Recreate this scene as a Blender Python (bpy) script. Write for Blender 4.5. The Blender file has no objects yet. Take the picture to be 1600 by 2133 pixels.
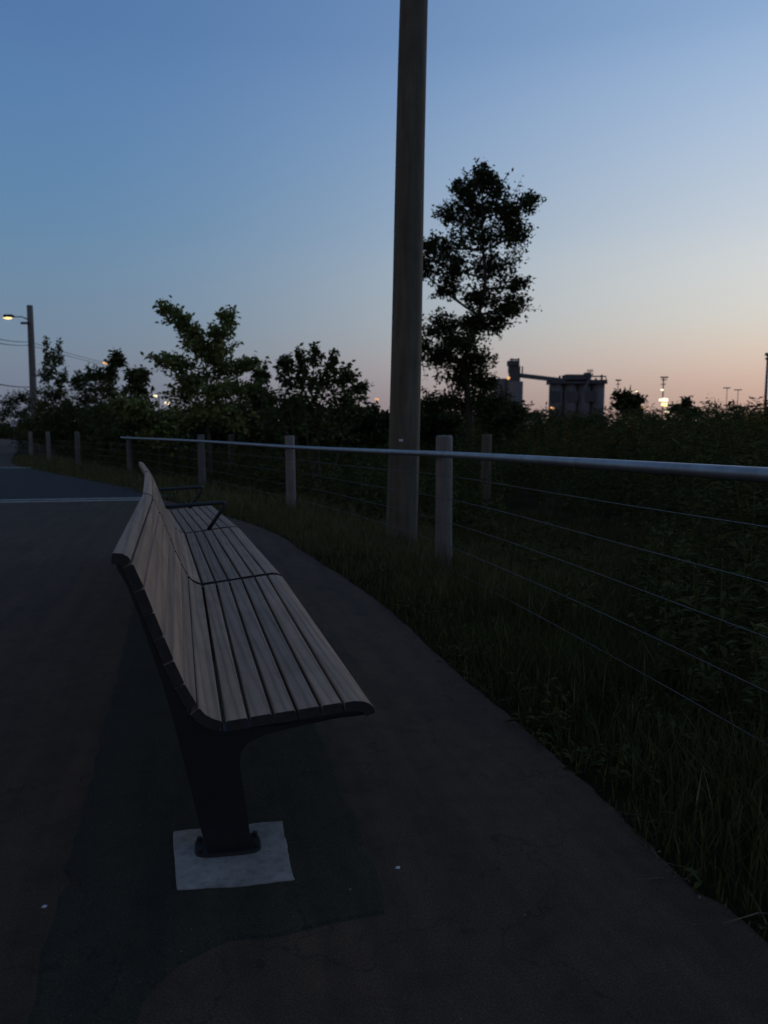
import bpy, bmesh, math, random
import numpy as np
from mathutils import Vector, Matrix, noise as mnoise

R = math.radians
scene = bpy.context.scene
col = scene.collection
rng = np.random.default_rng(7)
random.seed(7)

# ------------------------------------------------------------------ camera
F_PX, EYE = 1602.0, 1.35
PITCH = math.atan(176 / F_PX)
cam_d = bpy.data.cameras.new('camera')
cam_d.sensor_fit = 'HORIZONTAL'; cam_d.sensor_width = 36.0
cam_d.lens = F_PX / 1600 * 36.0
cam_d.clip_start = 0.05; cam_d.clip_end = 6000
cam = bpy.data.objects.new('camera', cam_d); col.objects.link(cam)
cam.location = (0, 0, EYE); cam.rotation_euler = (math.pi / 2 - PITCH, 0, 0)
scene.camera = cam
cam_d.dof.use_dof = True; cam_d.dof.focus_distance = 3.3; cam_d.dof.aperture_fstop = 4.2

# ------------------------------------------------------------------ sky
SUN_AZ = 44.0          # degrees to the right of the view direction (+Y)
world = bpy.data.worlds.new('World'); scene.world = world
world.use_nodes = True
wn, wl = world.node_tree.nodes, world.node_tree.links
wn.clear()
w_out = wn.new('ShaderNodeOutputWorld'); w_bg = wn.new('ShaderNodeBackground')
sky = wn.new('ShaderNodeTexSky'); sky.sky_type = 'NISHITA'; sky.sun_disc = False
sky.sun_elevation = R(1.0); sky.sun_rotation = R(SUN_AZ)
sky.altitude = 60; sky.air_density = 1.0; sky.dust_density = 0.3; sky.ozone_density = 4.0
def _lin(c): return tuple(((k / 255 + .055) / 1.055) ** 2.4 if k > 10 else k / 255 / 12.92 for k in c) + (1,)
def _math(op, a, b=None):
    n = wn.new('ShaderNodeMath'); n.operation = op
    for i, v in enumerate((a, b)):
        if v is None: continue
        if hasattr(v, 'is_linked'): wl.new(v, n.inputs[i])
        else: n.inputs[i].default_value = v
    return n.outputs[0]
def _ramp(fac, stops):
    r = wn.new('ShaderNodeValToRGB'); r.color_ramp.interpolation = 'B_SPLINE' if len(stops) < 3 else 'CARDINAL'
    e = r.color_ramp.elements
    while len(e) < len(stops): e.new(.5)
    for k, (p, c) in enumerate(stops): e[k].position = p; e[k].color = _lin(c)
    wl.new(fac, r.inputs[0]); return r.outputs[0]
def _mix(fac, a, b):
    m = wn.new('ShaderNodeMix'); m.data_type = 'RGBA'
    if hasattr(fac, 'is_linked'): wl.new(fac, m.inputs[0])
    else: m.inputs[0].default_value = fac
    wl.new(a, m.inputs[6]); wl.new(b, m.inputs[7]); return m.outputs[2]
w_tc = wn.new('ShaderNodeTexCoord'); w_sep = wn.new('ShaderNodeSeparateXYZ'); wl.new(w_tc.outputs['Generated'], w_sep.inputs[0])
elev = _math('MAXIMUM', w_sep.outputs[2], 0.0)                      # sine of the elevation
hor = _math('SQRT', _math('SUBTRACT', 1.0001, _math('MULTIPLY', w_sep.outputs[2], w_sep.outputs[2])))
cosaz = _math('DIVIDE', _math('ADD', _math('MULTIPLY', w_sep.outputs[0], math.sin(R(SUN_AZ))), _math('MULTIPLY', w_sep.outputs[1], math.cos(R(SUN_AZ)))), hor)
away = _ramp(elev, [(0, (106, 112, 130)), (.05, (114, 124, 144)), (.096, (117, 134, 154)), (.227, (102, 137, 170)), (.423, (85, 122, 170)), (1, (74, 98, 136))])
glow_ = _ramp(elev, [(0, (178, 148, 142)), (.063, (212, 184, 169)), (.124, (219, 212, 201)), (.227, (202, 210, 217)), (.423, (145, 174, 210)), (1, (74, 98, 136))])
w_mr = wn.new('ShaderNodeMapRange')
w_mr.inputs['From Min'].default_value = .28; w_mr.inputs['From Max'].default_value = .955
wl.new(cosaz, w_mr.inputs['Value'])
# opposite the sunset: unseen anti-twilight pink, tuned to make the foreground light less blue
anti = _ramp(elev, [(0, (92, 98, 118)), (.10, (112, 104, 118)), (.22, (128, 118, 126)), (.45, (104, 112, 132)), (1, (74, 98, 136))])
w_m2 = wn.new('ShaderNodeMapRange'); w_m2.interpolation_type = 'SMOOTHSTEP'
w_m2.inputs['From Min'].default_value = .2; w_m2.inputs['From Max'].default_value = -.8
wl.new(cosaz, w_m2.inputs['Value'])
twi = _mix(_math('POWER', w_mr.outputs[0], 2.45), _mix(w_m2.outputs[0], away, anti), glow_)
sc = wn.new('ShaderNodeVectorMath'); sc.operation = 'SCALE'; sc.inputs['Scale'].default_value = .40
wl.new(sky.outputs[0], sc.inputs[0])
wl.new(_mix(.07, twi, sc.outputs[0]), w_bg.inputs['Color'])
w_bg.inputs['Strength'].default_value = 1.0
wl.new(w_bg.outputs[0], w_out.inputs['Surface'])

# afterglow: a very weak, very soft, warm sun low on the right
sun_d = bpy.data.lights.new('afterglow_sun', 'SUN')
sun_d.energy = 0.16; sun_d.angle = R(35); sun_d.color = (1.0, 0.72, 0.5)
sun = bpy.data.objects.new('afterglow_sun', sun_d); col.objects.link(sun)
_e = R(6)
_dir = Vector((math.sin(R(SUN_AZ)) * math.cos(_e), math.cos(R(SUN_AZ)) * math.cos(_e), math.sin(_e)))
sun.rotation_euler = (-_dir).to_track_quat('-Z', 'Y').to_euler()

vs = scene.view_settings
vs.view_transform = 'Standard'; vs.look = 'None'; vs.gamma = 1.0; vs.use_curve_mapping = False
vs.exposure = 0.0

# ------------------------------------------------------------------ helpers
def at(px, py, d):
    """world point seen at photo pixel (px,py) at ground distance d (metres along +Y)"""
    c, s = math.cos(PITCH), math.sin(PITCH)
    x = (px - 800) / F_PX; y = -(py - 1066.5) / F_PX
    r = (x, c + y * s, -s + y * c); t = d / r[1]
    return np.array([r[0] * t, d, EYE + r[2] * t])

def tag(o, label=None, cat=None, group=None, kind=None):
    if label: o['label'] = label
    if cat: o['category'] = cat
    if group: o['group'] = group
    if kind: o['kind'] = kind
    return o

def empty(name, loc=(0, 0, 0)):
    o = bpy.data.objects.new(name, None); col.objects.link(o); o.location = loc
    o.empty_display_size = 0.2
    return o

def link(name, me, mat, parent=None, smooth=False):
    o = bpy.data.objects.new(name, me); col.objects.link(o)
    if mat and not me.materials: me.materials.append(mat)
    if smooth:
        me.polygons.foreach_set('use_smooth', [True] * len(me.polygons))
    if parent:
        o.parent = parent
        o.matrix_parent_inverse = Matrix.Translation(-Vector(parent.location))
    return o

def mesh(name, verts, faces):
    me = bpy.data.meshes.new(name)
    me.from_pydata([tuple(map(float, v)) for v in verts], [], faces); me.update()
    return me

def quads(name, V):
    """V: (n,4,3) array -> mesh of n quads"""
    n = len(V)
    me = bpy.data.meshes.new(name)
    me.vertices.add(n * 4); me.vertices.foreach_set('co', np.ascontiguousarray(V, dtype=np.float32).ravel())
    me.loops.add(n * 4); me.loops.foreach_set('vertex_index', np.arange(n * 4, dtype=np.int32))
    me.polygons.add(n); me.polygons.foreach_set('loop_start', np.arange(0, n * 4, 4, dtype=np.int32))
    me.update(calc_edges=True)
    return me

class MB:
    def __init__(s): s.v = []; s.f = []
    def add(s, v, f):
        b = len(s.v); s.v += [tuple(map(float, p)) for p in v]; s.f += [tuple(i + b for i in q) for q in f]
    def box(s, c, size, rz=0):
        cx, cy, cz = c; a, b, h = [k / 2 for k in size]; co, si = math.cos(rz), math.sin(rz)
        P = []
        for dz in (-h, h):
            for dx, dy in ((-a, -b), (a, -b), (a, b), (-a, b)):
                P.append((cx + dx * co - dy * si, cy + dx * si + dy * co, cz + dz))
        s.add(P, [(3, 2, 1, 0), (4, 5, 6, 7), (0, 1, 5, 4), (1, 2, 6, 5), (2, 3, 7, 6), (3, 0, 4, 7)])
    def tube(s, pts, radii, n=8, cap=True):
        pts = [Vector(p) for p in pts]
        if not hasattr(radii, '__len__'): radii = [radii] * len(pts)
        V = []; F = []
        ref = None
        for i, p in enumerate(pts):
            t = (pts[min(i + 1, len(pts) - 1)] - pts[max(i - 1, 0)]).normalized()
            if ref is None:
                ref = Vector((0, 0, 1)) if abs(t.z) < .9 else Vector((1, 0, 0))
            a = (ref - t * ref.dot(t)).normalized(); b = t.cross(a); ref = a
            for k in range(n):
                an = 2 * math.pi * k / n
                V.append(p + (a * math.cos(an) + b * math.sin(an)) * radii[i])
        for i in range(len(pts) - 1):
            for k in range(n):
                k2 = (k + 1) % n
                F.append((i * n + k, i * n + k2, (i + 1) * n + k2, (i + 1) * n + k))
        if cap:
            F.append(tuple(range(n - 1, -1, -1))); F.append(tuple((len(pts) - 1) * n + k for k in range(n)))
        s.add(V, F)
    def prism(s, poly_a, poly_b):
        n = len(poly_a)
        s.add(list(poly_a) + list(poly_b),
              [(i, (i + 1) % n, n + (i + 1) % n, n + i) for i in range(n)] + [tuple(range(n - 1, -1, -1)), tuple(range(n, 2 * n))])
    def build(s, name, mat, parent=None, smooth=False):
        me = mesh(name, s.v, s.f)
        bm = bmesh.new(); bm.from_mesh(me); bmesh.ops.recalc_face_normals(bm, faces=bm.faces); bm.to_mesh(me); bm.free()
        return link(name, me, mat, parent, smooth)

def catmull(P, per=8):
    P = [np.array(p, float) for p in P]; out = []
    for i in range(len(P) - 1):
        p0, p1, p2, p3 = P[max(i - 1, 0)], P[i], P[i + 1], P[min(i + 2, len(P) - 1)]
        for k in range(per):
            t = k / per
            out.append(.5 * (2 * p1 + (p2 - p0) * t + (2 * p0 - 5 * p1 + 4 * p2 - p3) * t * t + (3 * p1 - p0 - 3 * p2 + p3) * t ** 3))
    out.append(P[-1]); return np.array(out)

# ------------------------------------------------------------------ materials
def new_mat(name):
    m = bpy.data.materials.new(name); m.use_nodes = True
    nt = m.node_tree; b = nt.nodes['Principled BSDF']
    return m, nt, b

def ramp(nt, fac, stops):
    r = nt.nodes.new('ShaderNodeValToRGB')
    e = r.color_ramp.elements
    while len(e) < len(stops): e.new(0.5)
    for k, (p, c) in enumerate(stops):
        e[k].position = p; e[k].color = (*c, 1)
    nt.links.new(fac, r.inputs[0]); return r.outputs[0]

def coords(nt, scale=(1, 1, 1), rz=0, kind='Object'):
    tc = nt.nodes.new('ShaderNodeTexCoord'); m0 = nt.nodes.new('ShaderNodeMapping'); mp = nt.nodes.new('ShaderNodeMapping')
    m0.inputs['Rotation'].default_value = (0, 0, rz); mp.inputs['Scale'].default_value = scale
    nt.links.new(tc.outputs[kind], m0.inputs[0]); nt.links.new(m0.outputs[0], mp.inputs[0]); return mp.outputs[0]

def noise(nt, vec, scale, detail=4, rough=.55):
    n = nt.nodes.new('ShaderNodeTexNoise'); n.inputs['Scale'].default_value = scale
    n.inputs['Detail'].default_value = detail; n.inputs['Roughness'].default_value = rough
    nt.links.new(vec, n.inputs['Vector']); return n.outputs['Fac']

def bump(nt, b, h, strength=.3, dist=.01):
    bp = nt.nodes.new('ShaderNodeBump'); bp.inputs['Strength'].default_value = strength
    bp.inputs['Distance'].default_value = dist
    nt.links.new(h, bp.inputs['Height']); nt.links.new(bp.outputs[0], b.inputs['Normal'])

def mixc(nt, fac, a, b, mode='MIX'):
    m = nt.nodes.new('ShaderNodeMix'); m.data_type = 'RGBA'; m.blend_type = mode
    if hasattr(fac, 'is_linked'): nt.links.new(fac, m.inputs[0])
    else: m.inputs[0].default_value = fac
    for v, i in ((a, 6), (b, 7)):
        if hasattr(v, 'is_linked'): nt.links.new(v, m.inputs[i])
        else: m.inputs[i].default_value = (*v, 1)
    return m.outputs[2]

def plain(name, color, rough=.7, metal=0., var=.25, scale=6, bstr=.15):
    m, nt, b = new_mat(name)
    n = noise(nt, coords(nt), scale)
    c = ramp(nt, n, [(.3, tuple(k * (1 - var) for k in color)), (.7, tuple(k * (1 + var) for k in color))])
    nt.links.new(c, b.inputs['Base Color']); b.inputs['Roughness'].default_value = rough
    b.inputs['Metallic'].default_value = metal
    n2 = noise(nt, coords(nt), scale * 12)
    bump(nt, b, n2, bstr, .004)
    return m

def asphalt(name, lo, hi, warm):
    m, nt, b = new_mat(name)
    v = coords(nt)
    big = noise(nt, v, .9, 4); mid = noise(nt, v, 7, 6, .7); fine = noise(nt, v, 210, 3, .75)
    c = ramp(nt, big, [(.35, lo), (.65, hi)])
    c = mixc(nt, .4, c, ramp(nt, mid, [(.32, tuple(k * .5 for k in lo)), (.5, hi), (.72, warm)]))
    c = mixc(nt, .75, c, ramp(nt, fine, [(.35, (.25, .25, .26)), (.55, (1, 1, 1)), (.72, (2.6, 2.5, 2.4))]), 'MULTIPLY')
    # worn streaks along the direction of travel
    st = noise(nt, coords(nt, (5.5, .45, 1), R(-14)), 1.6, 5, .6)
    c = mixc(nt, .55, c, ramp(nt, st, [(.38, (.72, .72, .74)), (.62, (1.25, 1.22, 1.18))]), 'MULTIPLY')
    # pale grit
    vo = nt.nodes.new('ShaderNodeTexVoronoi'); vo.inputs['Scale'].default_value = 34
    nt.links.new(v, vo.inputs['Vector'])
    sp = ramp(nt, vo.outputs['Distance'], [(.05, (1, 1, 1)), (.10, (0, 0, 0))])
    gate = ramp(nt, mid, [(.5, (0, 0, 0)), (.6, (1, 1, 1))])
    c = mixc(nt, mixc(nt, 1, sp, gate, 'MULTIPLY'), c, (.16, .145, .13))
    # hairline cracks
    vc = nt.nodes.new('ShaderNodeTexVoronoi'); vc.feature = 'DISTANCE_TO_EDGE'; vc.inputs['Scale'].default_value = .8
    wv = nt.nodes.new('ShaderNodeVectorMath'); wv.operation = 'ADD'
    nn = nt.nodes.new('ShaderNodeTexNoise'); nn.inputs['Scale'].default_value = 3; nn.inputs['Detail'].default_value = 5
    nt.links.new(v, nn.inputs['Vector']); nt.links.new(v, wv.inputs[0]); nt.links.new(nn.outputs['Color'], wv.inputs[1])
    nt.links.new(wv.outputs[0], vc.inputs['Vector'])
    ck = ramp(nt, vc.outputs['Distance'], [(.0, (.45, .45, .45)), (.006, (1, 1, 1))])
    c = mixc(nt, .8, c, ck, 'MULTIPLY')
    nt.links.new(c, b.inputs['Base Color']); b.inputs['Roughness'].default_value = .85
    b.inputs['Specular IOR Level'].default_value = .2
    bump(nt, b, fine, .8, .006)
    return m

def wood(name, c1, c2, dark, rz=0., stretch=(26, 1.6, 26), ring=True, rough=.78):
    m, nt, b = new_mat(name)
    oi = nt.nodes.new('ShaderNodeObjectInfo')
    v = coords(nt, stretch, rz)
    add = nt.nodes.new('ShaderNodeVectorMath'); add.operation = 'ADD'
    cmb = nt.nodes.new('ShaderNodeCombineXYZ')
    mul = nt.nodes.new('ShaderNodeMath'); mul.operation = 'MULTIPLY'; mul.inputs[1].default_value = 40
    nt.links.new(oi.outputs['Random'], mul.inputs[0])
    for i in range(3): nt.links.new(mul.outputs[0], cmb.inputs[i])
    nt.links.new(v, add.inputs[0]); nt.links.new(cmb.outputs[0], add.inputs[1])
    g = noise(nt, add.outputs[0], 1.5, 6, .62)
    w = nt.nodes.new('ShaderNodeTexWave'); w.inputs['Scale'].default_value = .35
    w.inputs['Distortion'].default_value = 6; w.inputs['Detail'].default_value = 3
    nt.links.new(add.outputs[0], w.inputs['Vector'])
    c = ramp(nt, g, [(.3, c1), (.7, c2)])
    c = mixc(nt, .35 if ring else 0., c, ramp(nt, w.outputs['Fac'], [(0, dark), (.5, c2)]))
    st = noise(nt, coords(nt, (1, 1, 1)), 5, 4)
    c = mixc(nt, .4, c, ramp(nt, st, [(.3, (.6, .58, .56)), (.7, (1.15, 1.13, 1.1))]), 'MULTIPLY')
    rv = ramp(nt, oi.outputs['Random'], [(0, (.72, .73, .75)), (.5, (1., .97, .95)), (1, (1.16, 1.1, 1.04))])
    c = mixc(nt, 1, c, rv, 'MULTIPLY')
    nt.links.new(c, b.inputs['Base Color']); b.inputs['Roughness'].default_value = rough
    b.inputs['Specular IOR Level'].default_value = .3
    bump(nt, b, g, .35, .006)
    return m

def leafy(name, stops, rough=.85, transl=.25):
    m, nt, b = new_mat(name)
    g = nt.nodes.new('ShaderNodeNewGeometry')
    n = noise(nt, coords(nt), 1.3, 3)
    mm = nt.nodes.new('ShaderNodeMath'); mm.operation = 'ADD'
    h = nt.nodes.new('ShaderNodeMath'); h.operation = 'MULTIPLY'; h.inputs[1].default_value = .6
    nt.links.new(g.outputs['Random Per Island'], h.inputs[0])
    h2 = nt.nodes.new('ShaderNodeMath'); h2.operation = 'MULTIPLY'; h2.inputs[1].default_value = .5
    nt.links.new(n, h2.inputs[0])
    nt.links.new(h.outputs[0], mm.inputs[0]); nt.links.new(h2.outputs[0], mm.inputs[1])
    c = ramp(nt, mm.outputs[0], stops)
    nt.links.new(c, b.inputs['Base Color']); b.inputs['Roughness'].default_value = rough
    b.inputs['Specular IOR Level'].default_value = .12
    if transl:
        tr = nt.nodes.new('ShaderNodeBsdfTranslucent'); mx = nt.nodes.new('ShaderNodeMixShader')
        nt.links.new(c, tr.inputs[0]); mx.inputs[0].default_value = transl
        nt.links.new(b.outputs[0], mx.inputs[1]); nt.links.new(tr.outputs[0], mx.inputs[2])
        nt.links.new(mx.outputs[0], nt.nodes['Material Output'].inputs[0])
    return m

def glow(name, color, strength):
    m, nt, b = new_mat(name)
    b.inputs['Base Color'].default_value = (.8, .8, .8, 1)
    b.inputs['Emission Color'].default_value = (*color, 1); b.inputs['Emission Strength'].default_value = strength
    return m

M = {}
M['asphalt'] = asphalt('asphalt', (.062, .040, .024), (.082, .053, .033), (.115, .074, .044))
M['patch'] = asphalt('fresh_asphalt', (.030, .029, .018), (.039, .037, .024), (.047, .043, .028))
M['far_asphalt'] = asphalt('dark_asphalt', (.036, .033, .034), (.045, .042, .042), (.05, .045, .042))
M['soil'] = plain('soil', (.035, .035, .018), .95, var=.5, scale=3)
M['ground'] = plain('meadow_ground', (.020, .018, .008), .95, var=.5, scale=1.2)
for k_ in ('soil', 'ground'): M[k_].node_tree.nodes['Principled BSDF'].inputs['Specular IOR Level'].default_value = .03
M['paint'] = plain('line_paint', (.42, .39, .36), .7, var=.3, scale=9)
def concrete_mat():
    m, nt, b = new_mat('concrete'); v = coords(nt)
    c = ramp(nt, noise(nt, v, 6, 6, .65), [(.3, (.17, .155, .135)), (.5, (.27, .25, .22)), (.7, (.34, .31, .275))])
    c = mixc(nt, .4, c, ramp(nt, noise(nt, v, 38, 6, .7), [(.36, (.45, .44, .42)), (.5, (1, 1, 1)), (.7, (1.2, 1.2, 1.2))]), 'MULTIPLY')
    c = mixc(nt, .35, c, ramp(nt, noise(nt, coords(nt, (1, 4, 1), R(-10)), 3, 4), [(.35, (.7, .7, .68)), (.6, (1.1, 1.1, 1.1))]), 'MULTIPLY')
    nt.links.new(c, b.inputs['Base Color']); b.inputs['Roughness'].default_value = .92; b.inputs['Specular IOR Level'].default_value = .2
    bump(nt, b, noise(nt, v, 90, 4), .5, .004); return m
M['concrete'] = concrete_mat()
M['slat'] = wood('bench_wood', (.25, .170, .118), (.40, .278, .195), (.14, .098, .07), rz=R(-16))
M['post'] = wood('post_wood', (.15, .137, .12), (.25, .228, .20), (.09, .08, .07), stretch=(30, 30, 2.2), ring=False)
M['pole'] = wood('pole_wood', (.076, .068, .048), (.142, .126, .090), (.045, .040, .030), stretch=(9, 9, .9), ring=False)
M['shaded_end_grain'] = plain('shaded_end_grain', (.035, .028, .024), .9, var=.3, scale=30)  # end grain, with the shade on the slat ends put into its colour
M['steel'] = plain('black_steel', (.013, .013, .013), .5, .0, var=.2, scale=12, bstr=.08)
M['galv'] = plain('galvanised_steel', (.27, .28, .295), .45, .75, var=.2, scale=9, bstr=.05)
M['wire'] = plain('fence_wire', (.075, .08, .08), .5, .6, var=.1)
M['cable'] = plain('cable', (.02, .02, .022), .7)
M['bark'] = plain('bark', (.07, .055, .042), .9, var=.4, scale=10)
M['leaf_dark'] = leafy('leaf_dark', [(.2, (0.025, 0.031, 0.013)), (.6, (0.053, 0.065, 0.025)), (1, (0.094, 0.104, 0.037))])
M['leaf_mid'] = leafy('leaf_mid', [(.2, (0.077, 0.096, 0.028)), (.6, (0.180, 0.213, 0.064)), (1, (0.297, 0.309, 0.096))])
M['leaf_shrub'] = leafy('leaf_shrub', [(.2, (0.038, 0.048, 0.016)), (.6, (0.081, 0.099, 0.032)), (1, (0.135, 0.149, 0.051))])
M['weed'] = leafy('weed_leaf', [(.2, (0.042, 0.047, 0.015)), (.6, (0.077, 0.084, 0.026)), (1, (0.114, 0.116, 0.037))])
M['gold'] = leafy('goldenrod_flower', [(.2, (.12, .075, .012)), (1, (.22, .14, .022))], transl=0)
M['grass'] = leafy('grass_blade', [(.15, (0.032, 0.035, 0.010)), (.55, (0.061, 0.065, 0.018)), (1, (0.104, 0.100, 0.034))])
M['grass_pale'] = leafy('pale_grass_blade', [(.15, (0.066, 0.060, 0.022)), (.55, (0.120, 0.110, 0.041)), (1, (0.204, 0.174, 0.072))])  # paler copy of the grass; its share rises with distance from the camera
M['straw'] = leafy('dry_straw', [(.2, (.09, .06, .033)), (1, (.21, .15, .085))], transl=0)
M['silo'] = plain('silo_concrete', (.15, .14, .13), .9, var=.15, scale=.12)
M['silo_dark'] = plain('silo_cladding', (.09, .085, .08), .8, var=.2, scale=.2)
M['mast'] = plain('mast_steel', (.14, .14, .15), .6, var=.1, scale=1)
M['pale'] = plain('pale_scrap', (.6, .6, .6), .7, scale=60)
M['lamp_warm'] = glow('lamp_warm', (1, .62, .22), 2.2)
M['lamp_white'] = glow('lamp_white', (1, .82, .5), 1.8)
M['lamp_orange'] = glow('lamp_orange', (1, .46, .10), 1.0)

# ------------------------------------------------------------------ path edge and terrain
EDGE = catmull([(1.9, -8), (1.55, -2), (1.28, .4), (1.016, 1.9), (.915, 2.157), (.794, 2.7), (.576, 3.565), (.34, 4.42), (-.077, 6.03), (-.756, 7.97),
                (-1.52, 10.06), (-3.0, 12.7), (-4.917, 15.54), (-7.117, 18.97), (-10.06, 23.0), (-14, 29), (-17.6, 36.6), (-28.5, 60), (-44, 90), (-66, 112), (-110, 128), (-220, 140)], 8)
_seg_a, _seg_b = EDGE[:-1], EDGE[1:]
def offset(P):
    """signed distance of xy points right of the path edge (positive = verge side)"""
    P = np.atleast_2d(P)[:, :2]; out = np.full(len(P), 1e9); sg = np.ones(len(P))
    for a, b in zip(_seg_a, _seg_b):
        ab = b - a; t = np.clip(((P - a) @ ab) / (ab @ ab), 0, 1)
        q = a + t[:, None] * ab; dv = P - q; d = np.hypot(dv[:, 0], dv[:, 1])
        s = np.sign(dv[:, 0] * ab[1] - dv[:, 1] * ab[0]); k = d < out
        out[k] = d[k]; sg[k] = s[k]
    return out * np.where(sg == 0, 1, sg)

def ground_z(P):
    P = np.atleast_2d(P); o = offset(P)
    z = np.interp(o, [-7.5, -6, -.4, -.05, .0, .15, 1.0, 4.0, 9, 60], [-.02, -.08, -.08, -.05, -.035, -.015, -.16, -.45, -.55, -.6])
    und = .05 * np.sin(P[:, 0] * 1.7 + P[:, 1] * .6) * np.sin(P[:, 1] * 1.3 - P[:, 0] * .4)
    return z + und * np.clip(o - .3, 0, 1)

gx = np.unique(np.concatenate([np.linspace(-60, 60, 161), np.linspace(-4, 8, 97), np.linspace(-400, 400, 41), np.linspace(-3000, 3000, 13)]))
gy = np.unique(np.concatenate([np.linspace(-10, 20, 151), np.linspace(20, 80, 61), np.linspace(80, 400, 33), np.linspace(-40, 3500, 18)]))
GX, GY = np.meshgrid(gx, gy); PG = np.stack([GX.ravel(), GY.ravel()], 1)
GZ = ground_z(PG); nx_, ny_ = len(gx), len(gy)
ii = np.arange(ny_ - 1)[:, None] * nx_ + np.arange(nx_ - 1)[None]
fc = np.stack([ii, ii + 1, ii + nx_ + 1, ii + nx_], -1).reshape(-1, 4)
g = link('ground', mesh('ground', np.column_stack([PG, GZ]), fc.tolist()), M['ground'], smooth=True)
tag(g, 'dark uneven meadow ground falling away from the path', kind='structure')

# asphalt path: a slab 0.09 m thick whose right edge is ragged
tan = np.gradient(EDGE, axis=0); tan /= np.linalg.norm(tan, axis=1)[:, None]
nrm = np.stack([tan[:, 1], -tan[:, 0]], 1)
m = MB(); rows = []
fineE = []
for i in range(len(EDGE) - 1):
    L = np.linalg.norm(EDGE[i + 1] - EDGE[i]); k = max(1, int(L / .12)) if EDGE[i][1] < 12 else 1
    for j in range(k): fineE.append((EDGE[i] + (EDGE[i + 1] - EDGE[i]) * j / k, nrm[i]))
fineE.append((EDGE[-1], nrm[-1]))
_fp = np.array([p for p, n in fineE]); _sl = np.concatenate([[0], np.cumsum(np.hypot(*np.diff(_fp, axis=0).T))])
_sm = [np.array([np.interp(s_ + o_, _sl, _fp[:, k]) for k in (0, 1)]) for s_ in _sl for o_ in (-2.5, 2.5)]
fineE = [(p, (lambda t: np.array([t[1], -t[0]]) / np.linalg.norm(t))(_sm[2 * i + 1] - _sm[2 * i])) for i, p in enumerate(_fp)]
V = []; Fq = []
for i, (p, n) in enumerate(fineE):
    jit = .02 * mnoise.noise(Vector((p[0] * 3.1, p[1] * 3.1, 0))) + .012 * mnoise.noise(Vector((p[0] * 11, p[1] * 11, 5)))
    e = p + n * jit
    for w, z in ((.012, -.07), (0, -.006), (-.03, 0), (-1.8, 0), (-3.6, 0), (-5.4, 0), (-5.42, -.07)):
        q = e + n * w; V.append((q[0], q[1], z))
for i in range(len(fineE) - 1):
    for k in range(6): Fq.append((i * 7 + k, (i + 1) * 7 + k, (i + 1) * 7 + k + 1, i * 7 + k + 1))
tag(link('path', mesh('path', V, [f[::-1] for f in Fq]), M['asphalt']), 'worn asphalt path curving away to the left', kind='structure')

def sheet(name, poly, z, mat, label, jag=.0, sub=.08, skirt=.022):
    P = []
    for i in range(len(poly)):
        a, b = np.array(poly[i]), np.array(poly[(i + 1) % len(poly)]); L = np.linalg.norm(b - a); k = max(1, int(L / sub)) if jag else 1
        for j in range(k):
            q = a + (b - a) * j / k
            P.append((q[0] + jag * mnoise.fractal(Vector((q[0] * 11, q[1] * 11, 1)), .7, 2.2, 4), q[1] + jag * mnoise.fractal(Vector((q[0] * 11, q[1] * 11, 7)), .7, 2.2, 4), z))
    bm = bmesh.new(); vv = [bm.verts.new(p) for p in P]; bm.faces.new(vv); ng = len(vv); P2 = np.array(P)[:, :2]; tg = np.roll(P2, -1, 0) - np.roll(P2, 1, 0); tg /= np.linalg.norm(tg, axis=1)[:, None] + 1e-9
    ccw = np.sign(np.sum(P2[:, 0] * np.roll(P2[:, 1], -1) - np.roll(P2[:, 0], -1) * P2[:, 1]))
    ou = np.stack([tg[:, 1], -tg[:, 0]], 1) * ccw * skirt
    sk = [bm.verts.new((p[0] + e_[0], p[1] + e_[1], z - .006)) for p, e_ in zip(P, ou)]
    for i in range(ng): bm.faces.new((vv[i], sk[i], sk[(i + 1) % ng], vv[(i + 1) % ng]))
    bmesh.ops.triangulate(bm, faces=bm.faces)
    bmesh.ops.recalc_face_normals(bm, faces=bm.faces)
    me = bpy.data.meshes.new(name); bm.to_mesh(me); bm.free()
    if max(me.polygons, key=lambda p: p.area).normal.z < 0: me.flip_normals()
    return tag(link(name, me, mat), label, kind='structure')

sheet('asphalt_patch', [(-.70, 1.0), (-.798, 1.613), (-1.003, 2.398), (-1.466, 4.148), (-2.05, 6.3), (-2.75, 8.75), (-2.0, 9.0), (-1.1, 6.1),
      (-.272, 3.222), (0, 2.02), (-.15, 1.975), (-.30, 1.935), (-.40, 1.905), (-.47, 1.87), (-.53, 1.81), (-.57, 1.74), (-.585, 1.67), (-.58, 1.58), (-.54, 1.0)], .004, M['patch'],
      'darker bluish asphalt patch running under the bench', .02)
sheet('path', [(-7.9, 14.25), (-4.0, 14.98), (-7.0, 19.0), (-10.2, 23.3), (-11.8, 25.6), (-17, 25.4), (-13, 19.5)], .004, M['far_asphalt'], 'darker asphalt section of the path beyond the double stripe')
def stripe(a, b, w, lab):
    a, b = np.array(a), np.array(b); t = (b - a) / np.linalg.norm(b - a); n = np.array([-t[1], t[0]]) * w / 2
    sheet('painted_stripe', [a - n, b - n, b + n, a + n], .008, M['paint'], lab)
stripe((-8.4, 13.62), (-4.3, 14.40), .055, 'thin pale stripe across the path, the one closer to the bench')
stripe((-8.4, 14.06), (-4.45, 14.81), .055, 'thin pale stripe across the path, the one farther from the bench')
stripe((-17, 25.9), (-11.95, 26.0), .12, 'thin pale stripe across the path at the end of the dark asphalt')

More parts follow.
